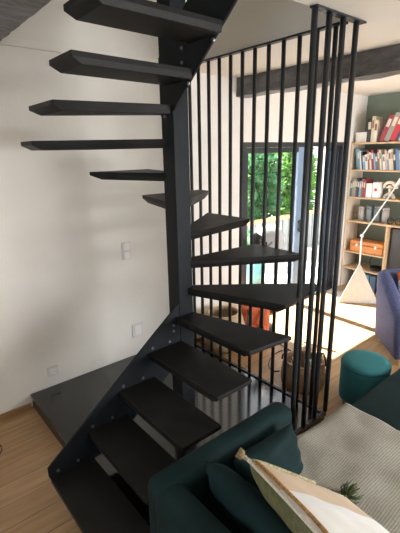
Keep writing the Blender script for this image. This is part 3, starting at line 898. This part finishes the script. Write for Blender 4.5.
for s in (-1, 1):
    bm = bmesh.new(); tube(bm, [(0, s * .055 + .042 * math.cos(a), .048 + .042 * math.sin(a)) for a in [2 * PI * i / 24 for i in range(24)]], .006, 6, True); obj('rim', bm, M['dark'], t, smooth=True)
bm = bmesh.new(); tube(bm, [(0, -.013, .055), (0, 0, .062), (0, .013, .055)], .004, 6); obj('bridge', bm, M['dark'], t)
for s in (-1, 1):
    bm = bmesh.new(); tube(bm, [(.002, s * .098, .05), (.1, s * .098, .048), (.13, s * .098, .03)], .004, 6); obj('temple_arm', bm, M['dark'], t)
# fifth: caramel case
t = thing('carrying_case', 'caramel brown rectangular case on the lower left shelf', 'case', (BX0 + .02, 2.745, SH['e']))
bm = bmesh.new(); rbox(bm, 0, .2, -.245, .245, .0008, .105, .012, 3); obj('case_bottom', bm, M['caramel'], t, smooth=True)
bm = bmesh.new(); rbox(bm, 0, .2, -.245, .245, .107, .165, .012, 3); lidc = obj('case_lid', bm, M['caramel'], t, smooth=True)
for y in (-.14, .14):
    bm = bmesh.new(); box(bm, -.006, .0, y - .013, y + .013, .085, .125); obj('clasp', bm, M['white'], lidc)
bm = bmesh.new(); tube(bm, [(-.002, -.06, .1), (-.02, -.05, .1), (-.02, .05, .1), (-.002, .06, .1)], .006, 6); obj('handle', bm, M['caramel'], t, smooth=True)
# below: wire ring and blue box
t = thing('wire_basket', 'thin black wire hoop basket on the low shelf behind the lamp', 'basket', (BX0 + .14, 2.62, SH['f']))
bm = bmesh.new(); tube(bm, [(0, .105 * math.cos(a), .112 + .105 * math.sin(a)) for a in [2 * PI * i / 32 for i in range(32)]], .005, 6, True); obj('hoop', bm, M['dark'], t, smooth=True)
bm = bmesh.new(); lathe(bm, [(.06, .0005), (.085, .02), (.09, .05), (.084, .05), (.058, .012)], 20); obj('bowl', bm, M['dark'], t, smooth=True)
for i, (y, c, lab) in enumerate(((2.60, (.10, .16, .22), 'slate blue storage file at the bottom of the bookcase, right one'), (2.70, (.16, .30, .40), 'dusty blue storage file at the bottom of the bookcase, left one'))):
    gift_box(y, .085, .24, .2, 0.0, cmat(c), lab, 'file')
# television
t = thing('television', 'dark grey flat screen standing in the right bookcase bay', 'television', (BX0 + .1, 1.83, .18))
bm = bmesh.new(); rbox(bm, -.02, .02, -.61, .61, .06, .775, .006, 2); obj('screen_housing', bm, M['dark'], t)
bm = bmesh.new(); box(bm, -.0225, -.0202, -.598, .598, .075, .765); obj('screen', bm, M['tv'], t)
bm = bmesh.new(); box(bm, -.012, .012, -.05, .05, .012, .065); box(bm, -.08, .08, -.2, .2, .0005, .012); obj('stand', bm, M['dark'], t)

# ------------------------------------------------------------------ basket, bag, drum basket, fan
t = thing('wicker_basket', 'brown wicker basket with paper inside on the floor behind the bars', 'basket', (2.675, 1.835, 0))
bm = bmesh.new(); lathe(bm, [(.165, .0), (.185, .03), (.192, .10), (.18, .2), (.165, .235), (.155, .235), (.168, .2), (.178, .10), (.17, .03), (.02, .02)], 36); obj('woven_body', bm, M['wicker'], t, smooth=True)
bm = bmesh.new(); tube(bm, [(.16 * math.cos(a), .16 * math.sin(a), .238) for a in [2 * PI * i / 32 for i in range(32)]], .011, 8, True); obj('rim', bm, M['wicker'], t, smooth=True)
for s in (0, PI):
    bm = bmesh.new(); pp = []
    ca = R(-40) + s
    for i in range(13):
        a = PI * i / 12; off = (math.cos(a)) * .07
        pp.append((.172 * math.cos(ca) - off * math.sin(ca), .172 * math.sin(ca) + off * math.cos(ca), .215 + .075 * math.sin(a)))
    tube(bm, pp, .008, 8); obj('handle', bm, M['dark'], t, smooth=True)
rp = random.Random(4)
for k in range(2):
    tp_ = thing('folded_paper', ['folded white paper at the left in the wicker basket', 'folded white paper at the right in the wicker basket', 'folded white paper at the back of the wicker basket'][k], 'paper', (2.675 + (-.045, .045, .03)[k], 1.835 + (.05, -.045, .05)[k], .045), R((40, -30, 80)[k]), 'papers in the wicker basket')
    bm = bmesh.new(); prism(bm, [(-.055, -.004, 0), (.055, -.004, 0), (.05, .018, .19), (-.05, .015, .185)], (0, .008, .002)); obj('sheet', bm, M['paper'], tp_)
    bm = bmesh.new(); prism(bm, [(-.05, .012, .0), (.05, .012, .0), (.045, .035, .16), (-.045, .032, .165)], (0, .004, .001)); obj('inner_sheet', bm, M['paper'], tp_)

t = thing('backpack', 'burnt orange bag with black straps on the floor by the patio door', 'bag', (3.02, 2.715, 0), R(-45))
bm = bmesh.new(); rbox(bm, -.15, .15, -.09, .10, .002, .40, .06, 5); obj('bag_body', bm, M['orange'], t, smooth=True)
bm = bmesh.new(); rbox(bm, -.11, .11, -.125, -.088, .05, .22, .02, 4); obj('front_pocket', bm, M['orange'], t, smooth=True)
for s in (-.07, .06):
    bm = bmesh.new(); tube(bm, [(s, -.09, .385), (s - .012, -.125, .32), (s - .02, -.142, .2), (s - .03, -.12, .06)], .011, 6); obj('strap', bm, M['dark'], t, smooth=True)
bm = bmesh.new(); tube(bm, [(-.04, 0, .395), (-.035, 0, .44), (.035, 0, .44), (.04, 0, .395)], .008, 6); obj('top_handle', bm, M['dark'], t, smooth=True)

t = thing('seagrass_basket', 'round pale woven basket standing by the left wall behind the bars', 'basket', (2.625, 2.80, 0))
bm = bmesh.new(); lathe(bm, [(.13, 0), (.19, .05), (.222, .16), (.222, .27), (.2, .36), (.165, .40), (.15, .40), (.185, .35), (.205, .27), (.2, .16), (.17, .05), (.02, .03)], 36); obj('woven_body', bm, M['seagrass'], t, smooth=True)
bm = bmesh.new(); tube(bm, [(.158 * math.cos(a), .158 * math.sin(a), .403) for a in [2 * PI * i / 32 for i in range(32)]], .012, 8, True); obj('rim', bm, M['seagrass'], t, smooth=True)

fx, fy, fz = 3.40, 2.86, 1.045
t = thing('pedestal_fan', 'white round fan with a black motor in front of the patio door', 'fan', (fx - .09, fy + .02, 0))
bm = bmesh.new(); lathe(bm, [(.15, 0), (.15, .012), (.03, .03)], 28); obj('base', bm, M['dark'], t, smooth=True)
bm = bmesh.new(); cyl(bm, (0, 0, .02), (0, 0, fz - .02), .012, n=12); obj('pole', bm, M['dark'], t, smooth=True)
dv = Vector((fx, fy, fz - 2)).normalized()    # turned to the room
hd = Vector((.09, -.02, fz)); nrm = Vector((-dv.x * .8 - .3, -dv.y * .8 + .3, .05)).normalized(); q = nrm.to_track_quat('Z', 'Y')
bm = bmesh.new(); cyl(bm, (-.03, .0, fz - .01), (-.11, .03, fz + .02), .05, .075, 18); rbox(bm, -.06, .04, -.03, .04, fz - .09, fz - .02, .015, 2); obj('motor_housing', bm, M['dark'], t, smooth=True)
bm = bmesh.new()
lathe(bm, [(.03, .028), (.10, .024), (.155, .01), (.165, 0), (.155, -.012), (.05, -.024), (.02, -.026)], 32)
bmesh.ops.transform(bm, matrix=Matrix.Translation(hd) @ q.to_matrix().to_4x4(), verts=bm.verts); obj('guard_cover', bm, M['white'], t, smooth=True)
bm = bmesh.new(); tube(bm, [hd + q @ Vector((.166 * math.cos(a), .166 * math.sin(a), 0)) for a in [2 * PI * i / 32 for i in range(32)]], .005, 6, True); obj('guard_ring', bm, M['white'], t, smooth=True)
bm = bmesh.new(); tube(bm, [(-.05, -.02, fz - .05), (0, -.06, fz - .06), (.06, -.07, fz - .02)], .008, 6); obj('grip', bm, M['dark'], t, smooth=True)

# cables
bm = bmesh.new()
pp = [(2.87 + .22 * math.cos(a), 2.22 + .13 * math.sin(a * 1.0 + .5), .008 + .0 * a) for a in [PI * 1.2 * i / 24 for i in range(25)]]
pp = [(3.14, 2.55, .006)] + pp
tube(bm, [(p[0], p[1], .0055) for p in pp], .005, 6)
c = obj('power_cable', bm, M['dark'], smooth=True); tag(c, 'black power cable lying in a loop on the floor near the wicker basket', 'cable')
bm = bmesh.new(); tube(bm, [(.345 + .075 * math.cos(a), 2.76 + .09 * math.sin(a), .005) for a in [2 * PI * .97 * i / 30 for i in range(31)]], .0045, 6)
c = obj('cord_loop', bm, M['dark'], smooth=True); tag(c, 'thin black cord loop on the oak floor at the far left', 'cord')

# ------------------------------------------------------------------ outside
struct('terrace', bbox(-6, 24, YW + .25, 26, -.22, -.04), M['terrace'])
fe = thing('garden_fence', 'grey board fence with a honey wood top rail beyond the terrace', 'fence', (6.6, 5.0, -.04))
bm = bmesh.new()
for i in range(15):
    x = -1.9 + i * .2; box(bm, x, x + .17, -.012, .012, 0, .72)
obj('board_panel', bm, M['fence'], fe)
obj('top_rail', bbox(-1.95, 1.15, -.05, .05, .723, .79), M['rail'], fe, bevel=.006)
for x in (-1.9, -.4, 1.1):
    obj('post', bbox(x - .04, x + .04, .013, .09, 0, .722), M['fence'], fe)
tp2 = thing('plant_pot', 'teal glazed plant pot standing outside on the terrace', 'plant pot', (4.55, 4.15, -.04))
bm = bmesh.new(); lathe(bm, [(.13, 0), (.18, .2), (.2, .36), (.215, .4), (.19, .4), (.17, .3), (.02, .28)], 28); obj('pot', bm, M['tealpot'], tp2, smooth=True)
rl = random.Random(9)
def leaves(bm, c, rx, ry, rz, n, s, long=1.0):
    for k in range(n):
        while True:
            p = Vector((rl.uniform(-1, 1), rl.uniform(-1, 1), rl.uniform(-1, 1)))
            if .25 < p.length < 1: break
        o = Vector((c[0] + p.x * rx, c[1] + p.y * ry, c[2] + p.z * rz))
        d = Vector((p.x + rl.uniform(-.6, .6), p.y + rl.uniform(-.6, .6), p.z * .5 + rl.uniform(-.7, .5))).normalized()
        sd = d.cross(Vector((rl.uniform(-1, 1), rl.uniform(-1, 1), rl.uniform(-1, 1)))).normalized()
        L = s * rl.uniform(.6, 1.3) * long; w = s * rl.uniform(.25, .42)
        nn = d.cross(sd)
        v = [bm.verts.new(o), bm.verts.new(o + d * L * .45 + sd * w - nn * .1 * L), bm.verts.new(o + d * L - nn * .2 * L), bm.verts.new(o + d * L * .45 - sd * w - nn * .1 * L)]
        bm.faces.new((v[0], v[1], v[2])); bm.faces.new((v[0], v[2], v[3]))
bm = bmesh.new(); leaves(bm, (0, 0, .58), .2, .2, .24, 90, .13, 1.2); obj('foliage', bm, M['leaf2'], tp2)
shr = [(5.45, 5.75, .40, 2.3, 'leaf1', 'mid green leafy shrub beyond the fence at the left of the door view'),
       (6.55, 5.8, .42, 2.2, 'leaf2', 'blue green leafy shrub beyond the fence in the middle of the glass'),
       (7.7, 5.75, .42, 2.35, 'leaf1', 'mid green leafy shrub at the right end of the garden fence'),
       (6.4, 7.7, .85, 2.9, 'leaf3', 'tall yellow green shrub behind the left two garden shrubs'),
       (8.7, 7.8, .85, 2.8, 'leaf3', 'tall yellow green shrub behind the right garden shrub'),
       (8.2, 10.6, 1.5, 3.6, 'leaf1', 'large dark tree farthest back in the garden')]
for x, y, r, h, m, lab in shr:
    s = thing('garden_shrub', lab, 'shrub', (x, y, -.04), 0, 'shrubs beyond the garden fence')
    bm = bmesh.new()
    for k in range(5):
        a = 2 * PI * k / 5 + .4; tube(bm, [(.05 * math.cos(a), .05 * math.sin(a), 0), (.2 * r * math.cos(a), .2 * r * math.sin(a), h * .4), (.5 * r * math.cos(a), .5 * r * math.sin(a), h * .75)], [.03, .022, .01], 6)
    obj('stem', bm, M['bark'], s)
    bm = bmesh.new(); leaves(bm, (0, 0, h * .53), r, r * .7, h * .47, 1500, .14, 1.25)
    obj('foliage', bm, M[m], s)
struct('wall_garden', bbox(10.9, 17, 9.0, 9.2, -.1, 2.8), M['gardenwall'])

# ------------------------------------------------------------------ light
w = bpy.data.worlds.new('World'); scn.world = w; w.use_nodes = True
nt = w.node_tree; bg = nt.nodes['Background']
sky = nt.nodes.new('ShaderNodeTexSky'); sky.sky_type = 'HOSEK_WILKIE'
sky.sun_direction = Vector((.05, .5, .86)).normalized(); sky.turbidity = 3; sky.ground_albedo = .4
mxw = nt.nodes.new('ShaderNodeMix'); mxw.data_type = 'RGBA'; mxw.inputs[0].default_value = .55
mxw.inputs[7].default_value = (1, 1, 1, 1)
nt.links.new(sky.outputs[0], mxw.inputs[6]); nt.links.new(mxw.outputs[2], bg.inputs['Color'])
bg.inputs['Strength'].default_value = 4.2

sun = bpy.data.lights.new('sun', 'SUN'); sun.energy = 40; sun.angle = R(.6); sun.color = (1, .97, .92)
so = bpy.data.objects.new('sun', sun); C.objects.link(so)
so.rotation_euler = Vector((-.02, -1.0, -1.45)).to_track_quat('-Z', 'Y').to_euler()

def area(name, loc, direction, sx, sy, e, col):
    l = bpy.data.lights.new(name, 'AREA'); l.shape = 'RECTANGLE'; l.size = sx; l.size_y = sy; l.energy = e; l.color = col
    o = bpy.data.objects.new(name, l); C.objects.link(o); o.location = loc
    o.rotation_euler = Vector(direction).to_track_quat('-Z', 'Z').to_euler(); return o
# added area lamps, two outside the unseen windows and one upstairs
area('fill_right_window', (3.6, YR - .25, 1.4), (-.1, 1, -.1), 3.2, 1.7, 300, (.97, .98, 1.0))  # added fill from the unseen right side
area('fill_back_window', (XB - .25, -.4, 1.55), (1, 0, -.1), 1.8, 1.2, 38, (.80, .89, 1))  # added cool fill from behind the camera
area('upstairs_fill', (.4, .3, 4.98), (.0, .1, -1), 1.4, 1.4, 8, (1, .98, .95))  # added fill lamp; the upper ceiling is closed

vs = scn.view_settings
vs.view_transform = 'Standard'; vs.look = 'None'; vs.gamma = 1; vs.use_curve_mapping = False; vs.exposure = 0.0
